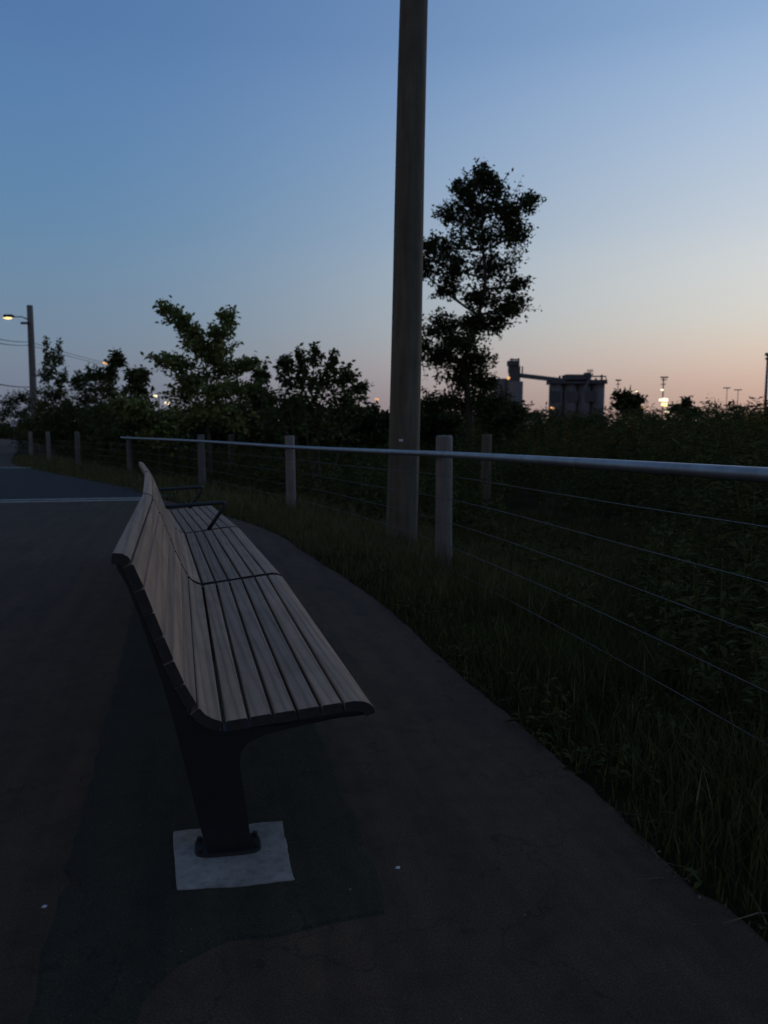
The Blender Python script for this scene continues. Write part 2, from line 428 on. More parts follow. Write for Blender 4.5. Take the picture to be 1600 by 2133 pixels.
# ------------------------------------------------------------------ bench
ST = [((-.031, 2.385), 10), ((-.605, 4.541), 16), ((-1.272, 6.736), 18), ((-1.919, 8.613), 19)]
def station(k, u=0.):
    (x, y), yaw = ST[k]; yw = R(yaw)
    d = np.array([-math.sin(R([15, 16, 18, 19][k])), math.cos(R([15, 16, 18, 19][k]))])
    v = np.array([math.cos(yw), math.sin(yw)])
    o = np.array([x, y]) + d * u
    return lambda vz: (o[0] + v[0] * vz[0], o[1] + v[1] * vz[0], vz[1])
def offs(pl, t):
    pl = np.array(pl, float); out = []
    for i in range(len(pl)):
        d = pl[min(i + 1, len(pl) - 1)] - pl[max(i - 1, 0)]; d /= np.linalg.norm(d)
        out.append(pl[i] + np.array([-d[1], d[0]]) * t)
    return np.array(out)
# top surface runs from the nose back to the corner and up to the curl
nose = [(.004, .440), (-.002, .457), (-.014, .470), (-.032, .479), (-.060, .483), (-.095, .4805)]
seat_cuts = [-.100, -.172, -.248, -.322, -.397, -.473]
sz = lambda v: .4815 + (v + .097) * (.4815 - .442) / (.473 - .097)
corner = [(-.478, .442), (-.505, .452), (-.530, .468), (-.5465, .490)]
back_line = [(-.552, .500), (-.582, .556), (-.620, .650), (-.660, .763), (-.695, .866), (-.728, .948)]
curl = [(-.732, .956), (-.742, .969), (-.758, .978), (-.786, .981)]
bl = np.array(back_line); cl_ = np.concatenate([[0], np.cumsum(np.hypot(*np.diff(bl, axis=0).T))])
def bpt(t):
    s = t * cl_[-1]; return np.array([np.interp(s, cl_, bl[:, 0]), np.interp(s, cl_, bl[:, 1])])
slats = [('seat_slat', nose)]
for a, b in zip(seat_cuts[:-1], seat_cuts[1:]):
    slats.append(('seat_slat', [(a - .005, sz(a - .005)), (b + .005, sz(b + .005))]))
slats.append(('seat_slat', corner))
NB = 6
for k in range(NB):
    slats.append(('back_slat', [tuple(bpt(k / NB + .005)), tuple(bpt((k + .5) / NB)), tuple(bpt((k + 1) / NB - .005))]))
slats.append(('back_slat', curl))
def slat_poly(top):
    top = np.array(top, float); th = .034; c = .004
    bot = offs(top, th)           # left of travel direction = underneath
    d0 = (top[1] - top[0]); d0 /= np.linalg.norm(d0); d1 = (top[-1] - top[-2]); d1 /= np.linalg.norm(d1)
    n0 = (bot[0] - top[0]) / th; n1 = (bot[-1] - top[-1]) / th
    P = [top[0] + n0 * c, top[0] + d0 * c] + list(top[1:-1]) + [top[-1] - d1 * c, top[-1] + n1 * c, bot[-1]] + list(bot[1:-1][::-1]) + [bot[0]]
    return P
bench = empty('park_bench', (-1.0, 5.4, 0))
tag(bench, 'long slatted wooden bench with black steel legs and backrest curling over at its top', 'bench')
JG = .027
for k in range(3):
    ga = .0 if k == 0 else JG; gb = JG if k < 2 else 0
    for i, (nm, top) in enumerate(slats):
        P = slat_poly(top); jz = random.uniform(-.0015, .0015)
        sa, sb = station(k, ga + random.uniform(0, .004)), station(k + 1, -gb - random.uniform(0, .004))
        N = 6; rows = []
        for q in range(N + 1):
            f_ = q / N; rows.append([tuple(np.array(sa((p[0], p[1] + jz))) * (1 - f_) + np.array(sb((p[0], p[1] + jz))) * f_) for p in P])
        mb = MB(); n = len(P)
        VV = [p for r in rows for p in r]; FF = []
        for q in range(N):
            for e in range(n): FF.append((q * n + e, q * n + (e + 1) % n, (q + 1) * n + (e + 1) % n, (q + 1) * n + e))
        FF += [tuple(range(n)), tuple(range(N * n, (N + 1) * n))]
        mb.add(VV, FF); o = mb.build(nm, M['slat'], bench); o.data.materials.append(M['shaded_end_grain'])
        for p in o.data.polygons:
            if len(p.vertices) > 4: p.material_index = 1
full_top = np.array(nose[1:] + [(v, sz(v)) for v in seat_cuts[1:]] + corner[1:] + back_line[1:] + curl[1:-1])
under = offs(full_top, .036)
outer = [(-.775, .930), (-.748, .880), (-.722, .800), (-.690, .690), (-.657, .580), (-.627, .457), (-.582, .238), (-.536, .014),
         (-.395, .014), (-.408, .143), (-.427, .288), (-.422, .334), (-.400, .362), (-.345, .386), (-.25, .404), (-.12, .424), (-.03, .436)]
for k in range(4):
    u0, u1 = {0: (.012, .075), 1: (-.032, .032), 2: (-.032, .032), 3: (-.075, -.012)}[k]
    poly = [tuple(p) for p in under] + outer
    mb = MB(); sa, sb = station(k, u0), station(k, u1)
    mb.prism([sa(p) for p in poly], [sb(p) for p in poly])
    leg = mb.build('leg', M['steel'], bench)
    bv = leg.modifiers.new('bevel', 'BEVEL'); bv.width = .006; bv.segments = 2; bv.limit_method = 'ANGLE'
    mb = MB(); um = (u0 + u1) / 2
    ring = []
    for a in range(24):
        t = 2 * math.pi * a / 24; ca, sa_ = math.cos(t), math.sin(t)
        ring.append((.105 * math.copysign(abs(ca) ** .5, ca), .06 * math.copysign(abs(sa_) ** .5, sa_)))
    lo = [station(k, um + b)((-.468 + a, .0082)) for a, b in ring]; hi = [station(k, um + b * .97)((-.468 + a * .98, .019)) for a, b in ring]
    mb.prism(lo, hi); pl = mb.build('base_plate', M['steel'], leg)
    for a in (-.088, .088):
        for b in (-.034, .034):
            c = station(k, um + b)((-.468 + a, .019)); mb = MB()
            mb.tube([c, (c[0], c[1], .03)], .009, 6); mb.build('bolt', M['steel'], leg)
    if 0 < k < 3:            # flat steel band that closes the joint between two slat sections
        band = offs(full_top[1:], .013); und2 = offs(full_top[1:], .034)
        mb = MB(); sa, sb = station(k, -.015), station(k, .015)
        pp = [tuple(p) for p in band] + [tuple(p) for p in und2[::-1]]
        mb.prism([sa(p) for p in pp], [sb(p) for p in pp]); mb.build('joint_band', M['steel'], bench)
    if k >= 2:
        u = 0. if k == 2 else -.10
        s = station(k, u)
        pts = [s(p) for p in ((-.665, .672), (-.60, .676), (-.35, .688), (-.16, .697), (-.13, .694), (-.125, .680), (-.15, .64), (-.22, .54), (-.275, .462))]
        mb = MB(); mb.tube(pts, .017, 10); mb.build('armrest', M['steel'], bench, True)

sheet('concrete_pad', [(-.704, 2.440), (-.352, 2.508), (-.305, 2.30), (-.272, 2.17), (-.44, 2.135), (-.606, 2.118), (-.655, 2.28)], .008, M['concrete'],
      'pale square concrete pad under the bench leg', .0045, .018, .004)

# ------------------------------------------------------------------ fence
RAIL = [(1.86, .3, 1.21), (1.449, 2.9, 1.171), (.567, 7, 1.105), (-.299, 9.6, 1.062), (-1.568, 12.6, 1.033), (-4.138, 17.2, 1.047), (-8.02, 24, 1.031), (-8.25, 24.4, 1.03)]
POSTS = [(1.80, .65, 1.35), (.585, 7, 1.275), (-1.555, 12.6, 1.215), (-4.12, 17.2, 1.19), (-7.99, 24, 1.10), (-11.2, 28, 1.20), (-14.0, 32, 1.18), (-16.1, 35, 1.16)]
fence = empty('wire_fence', (.62, 7.06, -.25))
tag(fence, 'wooden post and wire fence with a steel tube top rail beside the path', 'fence')
FL = catmull([(x, y) for x, y, z in RAIL[:-1]] + [(-11.2, 28), (-14, 32), (-16.1, 35)], 6)
ft = np.gradient(FL, axis=0); ft /= np.linalg.norm(ft, axis=1)[:, None]; fn = np.stack([ft[:, 1], -ft[:, 0]], 1)
def f_normal(p):
    i = np.argmin(np.hypot(*(FL - np.array(p[:2])).T)); return fn[i]
for i, (x, y, zt) in enumerate(POSTS):
    n = f_normal((x, y)); r = .082
    tg = np.array([-n[1], n[0]]); c = np.array([x, y]) + n * (r + .032); c = c + tg * ((x - c[0]) / tg[0])
    zb = float(ground_z([c])[0]) - .25
    mb = MB(); V = []; lx, ly = random.uniform(-.012, .012), random.uniform(-.01, .01)
    zs = [zb, .1, .5, .9, zt - .02, zt]
    pts = [(c[0] + lx * z, c[1] + ly * z, z) for z in zs]
    mb.tube(pts, [r * 1.03, r * 1.02, r, r * .99, r * .98, r * .88], 18)
    o = mb.build('post', M['post'], fence)
    for p in o.data.polygons: p.use_smooth = len(p.vertices) == 4
mb = MB(); rp = catmull(RAIL, 6); mb.tube(rp, .030, 14); mb.build('top_rail', M['galv'], fence, True)
drop = [.20, .41, .62, .835, 1.045, 1.25]
for k, dz in enumerate(drop):
    P = []
    for (x, y) in FL:
        i = np.argmin(np.hypot(rp[:, 0] - x, rp[:, 1] - y)); zr = rp[i, 2]; n = f_normal((x, y))
        q = np.array([x, y]) + n * .024
        sag = .006 * math.sin(y * 1.1 + k)
        P.append((q[0], q[1], zr - dz + sag))
    mb = MB(); mb.tube(P, .0028, 6); mb.build('wire', M['wire'], fence, True)

# posts of an older fence standing behind
for px, d, lab in ((1013, 14.5, 'dark old fence post standing in weeds right of the utility pole'), (481, 24, 'dark old fence post standing in weeds below the forked sapling')):
    p = at(px, 905, d); zb = float(ground_z([p[:2]])[0]) - .2
    mb = MB(); mb.tube([(p[0], p[1], zb), (p[0], p[1], .4), (p[0] + .01, p[1], p[2] - .02), (p[0] + .01, p[1], p[2])], [.10, .098, .095, .085], 14)
    tag(mb.build('fence_post', M['pole'], None), lab, 'post')

# ------------------------------------------------------------------ utility pole
up = empty('utility_pole', (.19, 9.3, -.35)); tag(up, 'thick bare wooden utility pole standing just behind the wire fence', 'pole')
mb = MB(); pts = []; rr = []
for i in range(24):
    z = -.5 + i * .5
    pts.append((.213 + .0212 * z + .006 * math.sin(z * .9), 9.3 + .004 * z, z)); rr.append(.192 - .0052 * z + .003 * mnoise.noise(Vector((0, 0, z * 1.7))))
mb.tube(pts, rr, 28); mb.build('shaft', M['pole'], up, True)
mb = MB(); mb.box((.20, 9.30 - .178, 1.20), (.05, .004, .028)); mb.build('tag_plate', M['pale'], up)
# ------------------------------------------------------------------ vegetation builders
def leaf_quads(C, size, up=.35, droop=None):
    n = len(C)
    ax = rng.normal(size=(n, 3)); ax[:, 2] = ax[:, 2] * .7 - .15
    ax /= np.linalg.norm(ax, axis=1)[:, None]
    nr = rng.normal(size=(n, 3)); nr[:, 2] += up * 2
    side = np.cross(ax, nr); side /= np.linalg.norm(side, axis=1)[:, None] + 1e-9
    nn = np.cross(side, ax)
    L = size * rng.uniform(.65, 1.35, n)[:, None]; W = L * rng.uniform(.22, .34, n)[:, None]
    mid = C + ax * L * .45
    fold = nn * W * .35
    return np.stack([C, mid + side * W + fold, C + ax * L, mid - side * W + fold], 1)

def limb_pts(a, b, n=6, bend=.08):
    a, b = np.array(a), np.array(b); L = np.linalg.norm(b - a)
    off = rng.normal(size=3) * bend * L; off[2] = abs(off[2]) * -.6
    return [a + (b - a) * t + off * math.sin(math.pi * t) for t in np.linspace(0, 1, n)]

def plant(name, label, cat, base, trunk, r0, lobes, leaf, mat, group=None, twigs=16, per=26, stems=None, bark='bark', spread=.09, shoots=3):
    """trunk: list of points from the base; lobes: (centre, (rx,ry,rz), density)"""
    root = empty(name, tuple(base)); tag(root, label, cat, group)
    tb = MB(); tips = []
    tr = [np.array(p, float) for p in trunk]
    tp = catmull(tr, 5) if len(tr) > 2 else np.array(tr)
    n = len(tp); tb.tube(tp, [r0 * (1 - .8 * i / (n - 1)) for i in range(n)], 9)
    for s in (stems or []):
        sp = limb_pts(s[0], s[1], 7, .06); tb.tube(sp, [r0 * .6 * (1 - .8 * i / 6) for i in range(7)], 6)
    LV = []
    cc = np.mean([np.array(l[0]) for l in lobes], 0)
    for c, rad, den in lobes:
        c = np.array(c); rad = np.array(rad)
        for k in range(shoots):
            d = c - cc; d /= np.linalg.norm(d) + 1e-6
            d = d * .75 + rng.normal(size=3) * .55 + np.array([0, 0, .45]); d /= np.linalg.norm(d)
            tw = np.array(limb_pts(c + d * rad * .5, c + d * rad * rng.uniform(1.25, 1.75), 5, .06))
            tb.tube(tw, [.010, .009, .007, .005, .003], 4, cap=False)
            t = np.linspace(.05, .99, 15); idx = np.clip((t * 4).astype(int), 0, 3); fr = (t * 4 - idx)[:, None]
            LV.append(tw[idx] * (1 - fr) + tw[idx + 1] * fr + rng.normal(size=(15, 3)) * leaf * .3)
        # join the lobe to the trunk somewhat below it
        cand = [p for p in tp if p[2] < c[2] - .15 * rad[2]] or [tp[0]]
        j = min(cand, key=lambda p: np.linalg.norm(p - c) + .3 * abs(p[2] - (c[2] - np.linalg.norm(p[:2] - c[:2]))))
        lp = limb_pts(j, c, 6, .05); rr_ = max(r0 * .32, .008)
        tb.tube(lp, [rr_ * (1 - .7 * i / 5) for i in range(6)], 6, cap=False)
        for k in range(int(twigs * den)):
            d = rng.normal(size=3); d /= np.linalg.norm(d); d[2] = d[2] * .8 + .25
            end = c + d * rad * rng.uniform(.6, 1.22)
            st = c + (np.array(lp[rng.integers(2, 6)]) - c) * rng.uniform(0, .6)
            tw = np.array(limb_pts(st, end, 5, .09))
            if k % 2 == 0: tb.tube(tw, [rr_ * .3, rr_ * .26, rr_ * .2, rr_ * .15, rr_ * .07], 4, cap=False)
            t = rng.uniform(.18, 1.0, per) ** .8
            idx = np.clip((t * 4).astype(int), 0, 3); fr = (t * 4 - idx)[:, None]
            q = tw[idx] * (1 - fr) + tw[idx + 1] * fr
            LV.append(q + rng.normal(size=(per, 3)) * spread * np.mean(rad) * (1.25 - t)[:, None] + rng.normal(size=(per, 3)) * leaf * .35)
    o = tb.build('trunk', M[bark], root, True)
    link('crown', quads('crown', leaf_quads(np.concatenate(LV), leaf)), M[mat], root)
    return root

def gz(x, y): return float(ground_z([(x, y)])[0])
def lobe(px, py, d, rx_px, rz_px, den=1., ry=None):
    c = at(px, py, d); s = d / F_PX
    return (c, (rx_px * s, (ry if ry else rx_px * s * .9), rz_px * s), den)

# tall lean tree beside the utility pole
D = 25.
b = at(985, 870, D); base = np.array([b[0], D, gz(b[0], D)])
T = [base, at(980, 900, D), at(975, 830, D), at(968, 760, D), at(985, 690, D + .2), at(1010, 600, D), at(1005, 500, D - .2), at(1005, 400, D)]
lb = [lobe(1005, 372, D, 41, 25, .9), lobe(965, 400, D - .4, 38, 25, .7), lobe(985, 440, D + .4, 58, 40, 1.2), lobe(1050, 440, D - .3, 48, 40, 1.1), lobe(1098, 425, D + .3, 26, 25, .55), lobe(1035, 395, D, 23, 24, .4),
      lobe(1070, 490, D, 41, 34, 1.), lobe(990, 500, D - .5, 58, 41, 1.3), lobe(915, 515, D + .2, 41, 25, .9), lobe(940, 455, D, 32, 24, .5), lobe(940, 560, D - .3, 50, 40, 1.2), lobe(1030, 560, D + .5, 55, 41, 1.3),
      lobe(930, 600, D, 26, 22, .6), lobe(1000, 620, D + .2, 44, 34, 1.), lobe(1060, 640, D - .2, 42, 34, 1.1), lobe(1075, 595, D, 25, 22, .5), lobe(1030, 672, D, 50, 25, 1.), lobe(985, 675, D + .3, 32, 25, .8),
      lobe(920, 680, D, 44, 25, 1.), lobe(955, 715, D - .5, 50, 36, 1.3), lobe(915, 745, D + .4, 38, 36, 1.), lobe(985, 755, D, 42, 37, 1.2), lobe(1005, 800, D + .5, 32, 30, .9), lobe(950, 790, D, 38, 25, .8),
      lobe(905, 840, D, 41, 24, .9), lobe(965, 840, D + .5, 54, 34, 1.2), lobe(1025, 838, D - .5, 44, 31, 1.1), lobe(875, 560, D, 25, 40, .6), lobe(872, 720, D, 25, 43, .6)]
plant('tall_tree', 'tall lean tree with ragged dark crown beside the thick utility pole', 'tree', base, T, .14, lb, .125, 'leaf_dark', twigs=25, per=38, spread=.32, shoots=3)

# forked sapling
D = 20.
base = np.array([at(435, 900, D)[0], D, 0.]); base[2] = gz(base[0], D)
T = [base, at(437, 930, D), at(430, 860, D), at(432, 800, D), at(428, 750, D), at(425, 715, D)]
lb = [lobe(352, 645, D, 24, 14, .55), lobe(372, 668, D, 24, 18, .7), lobe(395, 692, D + .2, 30, 22, .9), lobe(410, 722, D, 34, 26, 1.1), lobe(472, 668, D, 22, 24, .7), lobe(458, 700, D - .2, 30, 28, 1.),
      lobe(445, 740, D + .2, 44, 30, 1.3), lobe(345, 752, D, 30, 14, .7), lobe(375, 760, D - .3, 36, 18, .9), lobe(510, 758, D, 30, 16, .7), lobe(478, 770, D + .3, 38, 22, 1.), lobe(410, 790, D, 52, 26, 1.3),
      lobe(380, 825, D + .3, 36, 28, .9), lobe(450, 820, D - .4, 56, 32, 1.3), lobe(500, 815, D, 34, 28, .8), lobe(430, 865, D, 66, 30, 1.3), lobe(490, 870, D - .5, 40, 26, .8)]
plant('forked_sapling', 'young broadleaf sapling with two forked leading shoots behind the fence', 'tree', base, T, .055, lb, .12, 'leaf_mid', twigs=19, per=26, spread=.24, shoots=4)

# fan shaped bush
D = 18.
base = np.array([at(665, 900, D)[0], D, 0.]); base[2] = gz(base[0], D)
tips = [(595, 755), (632, 742), (657, 735), (697, 752), (735, 798), (580, 800)]
lb = [lobe(598, 768, D, 13, 22, .5), lobe(628, 760, D + .2, 12, 24, .5), lobe(657, 752, D, 11, 24, .5), lobe(695, 764, D - .2, 14, 20, .5), lobe(660, 800, D, 44, 26, 1.1), lobe(612, 800, D + .2, 38, 30, 1.1),
      lobe(712, 792, D, 30, 24, .9), lobe(745, 808, D + .2, 16, 10, .4), lobe(650, 835, D, 68, 34, 1.5), lobe(715, 840, D - .3, 40, 34, 1.1), lobe(660, 885, D, 86, 34, 1.6), lobe(590, 870, D + .3, 44, 34, 1.)]
plant('fan_bush', 'broad dark bush fanning upward between sapling and utility pole', 'bush', base, [base, at(662, 900, D), at(658, 800, D)], .04, lb, .12, 'leaf_shrub', twigs=13, per=24, spread=.2, shoots=6,
      stems=[(base, at(x, y, D)) for x, y in tips])

# smaller shrubs of the hedge behind the fence
shr = [
 (100, 722, 39, 14, 150, 'narrow spiky shrub with twin upright tips next to the lamp post', 'leaf_shrub', [(98, 742, 5, 30, .35), (124, 750, 5, 28, .3), (112, 765, 6, 26, .25), (96, 785, 13, 26, .7), (125, 795, 16, 26, .8), (110, 820, 34, 28, 1.2), (100, 860, 46, 34, 1.4), (140, 865, 40, 34, 1.)]),
 (232, 745, 33, 14, 150, 'dark shrub with one square topped spire among the hedge', 'leaf_shrub', [(238, 752, 8, 15, .5), (250, 755, 8, 14, .5), (232, 780, 18, 22, .9), (205, 790, 24, 18, .8), (232, 820, 44, 30, 1.4), (232, 865, 60, 36, 1.5)]),
 (180, 780, 38, 14, 150, 'low dark shrub with flat top left of the spired shrub', 'leaf_dark', [(165, 798, 22, 16, .9), (190, 786, 16, 16, .7), (180, 825, 38, 26, 1.3), (175, 865, 52, 34, 1.4)]),
 (285, 775, 27, 14, 150, 'slim shrub with airy top between spired shrub and sapling', 'leaf_shrub', [(280, 788, 14, 14, .5), (298, 786, 12, 14, .5), (288, 815, 22, 20, .8), (290, 850, 36, 26, 1.1), (290, 885, 50, 30, 1.2)]),
 (545, 775, 22, 14, 150, 'thin airy shrub squeezed between sapling and fan shaped bush', 'leaf_shrub', [(545, 788, 14, 20, .5), (535, 815, 18, 22, .7), (552, 840, 26, 28, 1.), (545, 885, 42, 34, 1.2)]),
 (770, 850, 24, 14, 150, 'low dark bush just left of the utility pole', 'leaf_dark', [(775, 862, 22, 16, .8), (760, 880, 40, 24, 1.2), (800, 885, 46, 26, 1.2), (850, 880, 40, 22, 1.)]),
 (330, 850, 24, 14, 150, 'yellowish green low bush in front of the spired shrubs', 'leaf_mid', [(262, 850, 34, 18, .9), (300, 865, 40, 22, 1.1), (340, 880, 40, 26, 1.1)]),
 (45, 850, 56, 14, 150, 'low rounded bush behind the lamp post foot', 'leaf_dark', [(0, 868, 40, 24, 1.4), (70, 872, 40, 24, 1.4), (20, 835, 26, 14, 1.), (50, 830, 22, 14, 1.), (75, 845, 26, 20, 1.1), (30, 860, 40, 18, 1.2)]),
]
low = [(95, 42, 'bush hugging the foot of the spiky shrub'), (160, 41, 'squat bush under the flat topped shrub'), (215, 37, 'dense bush under the square topped spire'), (265, 34, 'dense bush right of the square topped spire'),
       (335, 29, 'dense bush left of the sapling stem'), (395, 26, 'dense bush right behind the sapling stem'), (460, 27, 'dense bush between sapling stem and airy shrub'), (520, 27, 'dense bush under the airy shrub'), (590, 25, 'dense bush left of the fan shaped bush'),
       (655, 24, 'dense bush right behind the fan shaped bush'), (720, 25, 'dense bush right of the fan shaped bush'), (905, 27, 'dense bush at the foot of the tall tree, toward the utility pole'), (1045, 27, 'dense bush at the foot of the tall tree, toward the silos')]
for px, d, lab in low:
    t = 838 + random.uniform(-8, 14) + (18 if px in (265, 335) else 0)
    shr.append((px, t, d, 0, 0, lab, random.choice(['leaf_dark', 'leaf_shrub']), [(px + random.uniform(-25, 25), t + 16, 26, 18, .8), (px - 22, t + 34, 34, 24, 1.), (px + 24, t + 32, 34, 24, 1.), (px, t + 58, 56, 30, 1.4)]))
for px, py, d, _, _, lab, mt, L in shr:
    bx = at(px, 900, d)[0]; base = np.array([bx, d, gz(bx, d)]); L = L + [(px, 905, 48, 34, 1.3)]
    plant('hedge_shrub', lab, 'bush', base, [base, at(px, 880, d), at(px, py + 25, d)], .035, [lobe(a, b_, d + random.uniform(-.6, .6), c, e, f_) for a, b_, c, e, f_ in L], .16, mt,
          group='shrubs behind the fence', twigs=17, per=26, spread=.22, shoots=5)

# far round trees
for px, py, d, L, lab in ((1308, 820, 85, [(1305, 830, 22, 14, 1.), (1320, 838, 18, 14, .9), (1295, 845, 18, 14, .8), (1308, 855, 30, 14, 1.)], 'small round tree silhouetted right of the grain silos'),
                     (1420, 840, 90, [(1428, 848, 10, 16, .6), (1412, 856, 14, 10, .6), (1440, 862, 16, 10, .6)], 'small pointed tree silhouetted right of the floodlight mast'),
                     (1120, 865, 110, [(1110, 868, 24, 8, 1.), (1090, 866, 22, 8, .8)], 'low dark tree clump under the silo conveyor bridge')):
    bx = at(px, 880, d)[0]; base = np.array([bx, d, gz(bx, d)])
    plant('far_tree', lab, 'tree', base, [base, at(px, 870, d), at(px, py + 10, d)], .12, [lobe(a, b_, d, c, e, f_) for a, b_, c, e, f_ in L], .5, 'leaf_dark', twigs=16, per=26)
# ------------------------------------------------------------------ weeds, grass
def weed_field(name, pts, hts, mat, label, leaves=34, size=.11, gold=0.):
    """upright leafy stems, one joined mass"""
    n = len(pts); z0 = ground_z(pts)
    lean = rng.normal(size=(n, 2)) * .10
    base = np.column_stack([pts, z0 - .03])
    def pos(i, t):
        return base[i] + np.column_stack([lean[i, 0] * t * t * hts[i], lean[i, 1] * t * t * hts[i], t * hts[i]])
    Q = []
    ids = np.arange(n)
    for a, b_ in ((0, .5), (.5, 1)):
        p, q = pos(ids, np.full(n, a)), pos(ids, np.full(n, b_)); w = np.array([.006, 0, 0]) * (1.2 - a)
        Q.append(np.stack([p - w, p + w, q + w * .6, q - w * .6], 1))
    i = np.repeat(ids, leaves); t = rng.uniform(.12, 1, len(i)) ** .75
    C = pos(i, t) + rng.normal(size=(len(i), 3)) * .025
    an = rng.uniform(0, 2 * math.pi, len(i)); el = rng.uniform(-.1, .9, len(i))
    ax = np.column_stack([np.cos(an) * np.cos(el), np.sin(an) * np.cos(el), np.sin(el)])
    side = np.cross(ax, rng.normal(size=ax.shape) * .4 + np.array([0, 0, 1])); side /= np.linalg.norm(side, axis=1)[:, None]
    L = (size * rng.uniform(.6, 1.5, len(i)) * (1.15 - .55 * t))[:, None]; W = L * .13
    tip = C + ax * L; tip[:, 2] -= (L[:, 0] * .25)
    mid = C + ax * L * .5
    Q.append(np.stack([C, mid + side * W, tip, mid - side * W], 1))
    o = link(name, quads(name, np.concatenate(Q)), M[mat]); tag(o, label, kind='stuff')
    if gold:
        k = ids[rng.uniform(size=n) < gold]; i = np.repeat(k, 60); t = rng.uniform(.88, 1.04, len(i))
        C = pos(i, t) + rng.normal(size=(len(i), 3)) * .045
        o2 = link(name + '_flowers', quads('f', leaf_quads(C, .035)), M['gold']); o2.name = 'goldenrod_flowers'
        tag(o2, 'yellow goldenrod flower heads topping the tall weeds', kind='stuff')
    return o

def scatter(n, x0, x1, y0, y1, omin, omax):
    P = np.column_stack([rng.uniform(x0, x1, n), rng.uniform(y0, y1, n)]); o = offset(P)
    k = (o > omin) & (o < omax); return P[k], o[k]

# right hand thicket: tall weeds beyond a mown strip behind the fence
P, o = scatter(9000, 1.5, 34, 3.6, 34, 2.2, 60)
bd = 6.0 + .8 * np.sin(P[:, 1] * .9) - 3.6 * np.clip((P[:, 0] / P[:, 1] - .30) / .12, 0, 1)
k = (o > bd) & (P[:, 0] / P[:, 1] < .62) & (P[:, 0] / P[:, 1] > .10)
# thin the far part, which hides behind the near part
k &= rng.uniform(size=len(P)) < np.clip(9 / P[:, 1], .3, 1)
P = P[k]
nz = np.array([mnoise.noise(Vector((p[0] * .7, p[1] * .7, 9))) for p in P])
ht = rng.uniform(1.3, 2.05, len(P)) + .6 * np.clip((P[:, 0] / P[:, 1] - .28) / .2, 0, 1) + .55 * nz
ht *= np.where(P[:, 1] < 6.5, .78, 1)
q_ = P[:, 0] / P[:, 1]; zmax = EYE + (24 + 46 * np.clip((q_ - .2) / .3, 0, 1) ** 1.3) * P[:, 1] / F_PX
ht = np.minimum(ht, zmax - ground_z(P) - rng.uniform(0, .35, len(P)))
weed_field('tall_weeds', P, ht, 'weed', 'thicket of tall leafy weeds filling the meadow right of the pole', leaves=64, size=.14, gold=.10)
# left and centre: lower growth under the shrubs
P, o = scatter(6500, -24, 6, 11, 36, 2.3, 16)
k = (P[:, 0] / P[:, 1] < .16) & (rng.uniform(size=len(P)) < np.clip(16 / P[:, 1], .4, 1)); P = P[k]
weed_field('undergrowth', P, rng.uniform(.6, 1.35, len(P)), 'weed', 'dark leafy undergrowth below the shrubs behind the fence', leaves=26, size=.17)
# scattered weeds right behind the near fence
P, o = scatter(1500, -.5, 6, 2.2, 11, .9, 3.8)
k = rng.uniform(size=len(P)) < np.where(P[:, 0] / P[:, 1] > .34, .9, .06); P = P[k]
weed_field('fence_weeds', P, rng.uniform(.35, .95, len(P)), 'weed', 'knee high leafy weeds growing along the wire fence', leaves=34, size=.11)
P, o = scatter(5000, -2, 3.2, 1.4, 9, .0, .9)
nz = np.array([mnoise.noise(Vector((p[0] * 1.9, p[1] * 1.9, 4))) for p in P]); P = P[nz > .12]
weed_field('edge_weeds', P, rng.uniform(.05, .2, len(P)), 'weed', 'low broadleaf weeds in clumps along the path edge', leaves=12, size=.07)
# distant scrub belt towards the horizon
P = np.column_stack([rng.uniform(-60, 70, 5200), rng.uniform(36, 75, 5200)]); o = offset(P); k = (o > 3) & (np.abs(P[:, 0] / P[:, 1]) < .62); P = P[k]
weed_field('far_scrub', P, rng.uniform(1.5, 2.6, len(P)) + .35 * np.sin(P[:, 0] * .37) + np.where(P[:, 0] > 3, .75, 0), 'weed', 'belt of far scrub along the horizon behind the weeds', leaves=26, size=.55)
P = np.column_stack([rng.uniform(-62, -10, 2600), rng.uniform(24, 100, 2600)]); o = offset(P); k = (o < -5.7) | ((o > 2.2) & (P[:, 1] > 37)); P = P[k]
weed_field('far_scrub', P, rng.uniform(.3, .8, len(P)), 'weed', 'rough scrub on both sides of the far path', leaves=22, size=.4)

P = np.column_stack([rng.uniform(-95, -25, 1800), rng.uniform(100, 150, 1800)]); o = offset(P); k = (o > 2.5); P = P[k]
weed_field('far_scrub', P, rng.uniform(1.4, 3.0, len(P)), 'weed', 'scrub belt behind the last bend of the path', leaves=26, size=.9)

def blades(name, P, h, w, mat, label, flat=0.):
    n = len(P); z = ground_z(P); b = np.column_stack([P, z - .01])
    an = rng.uniform(0, 2 * math.pi, n); d = np.column_stack([np.cos(an), np.sin(an), np.zeros(n)])
    s = np.column_stack([-d[:, 1], d[:, 0], np.zeros(n)]) * (w * rng.uniform(.6, 1.3, n))[:, None]
    bend = rng.uniform(.15, .75, n)[:, None] + flat; H = h[:, None]; up = np.array([0, 0, 1.])
    p1 = b + up * H * (.55 - .5 * min(flat, 1) ) + d * H * bend * .25
    p2 = b + up * H * (.92 - .82 * min(flat, 1)) + d * H * bend * .85
    Q = np.concatenate([np.stack([b - s, b + s, p1 + s * .8, p1 - s * .8], 1), np.stack([p1 - s * .8, p1 + s * .8, p2 + s * .1, p2 - s * .1], 1)])
    o = link(name, quads(name, Q), M[mat]); return tag(o, label, kind='stuff')

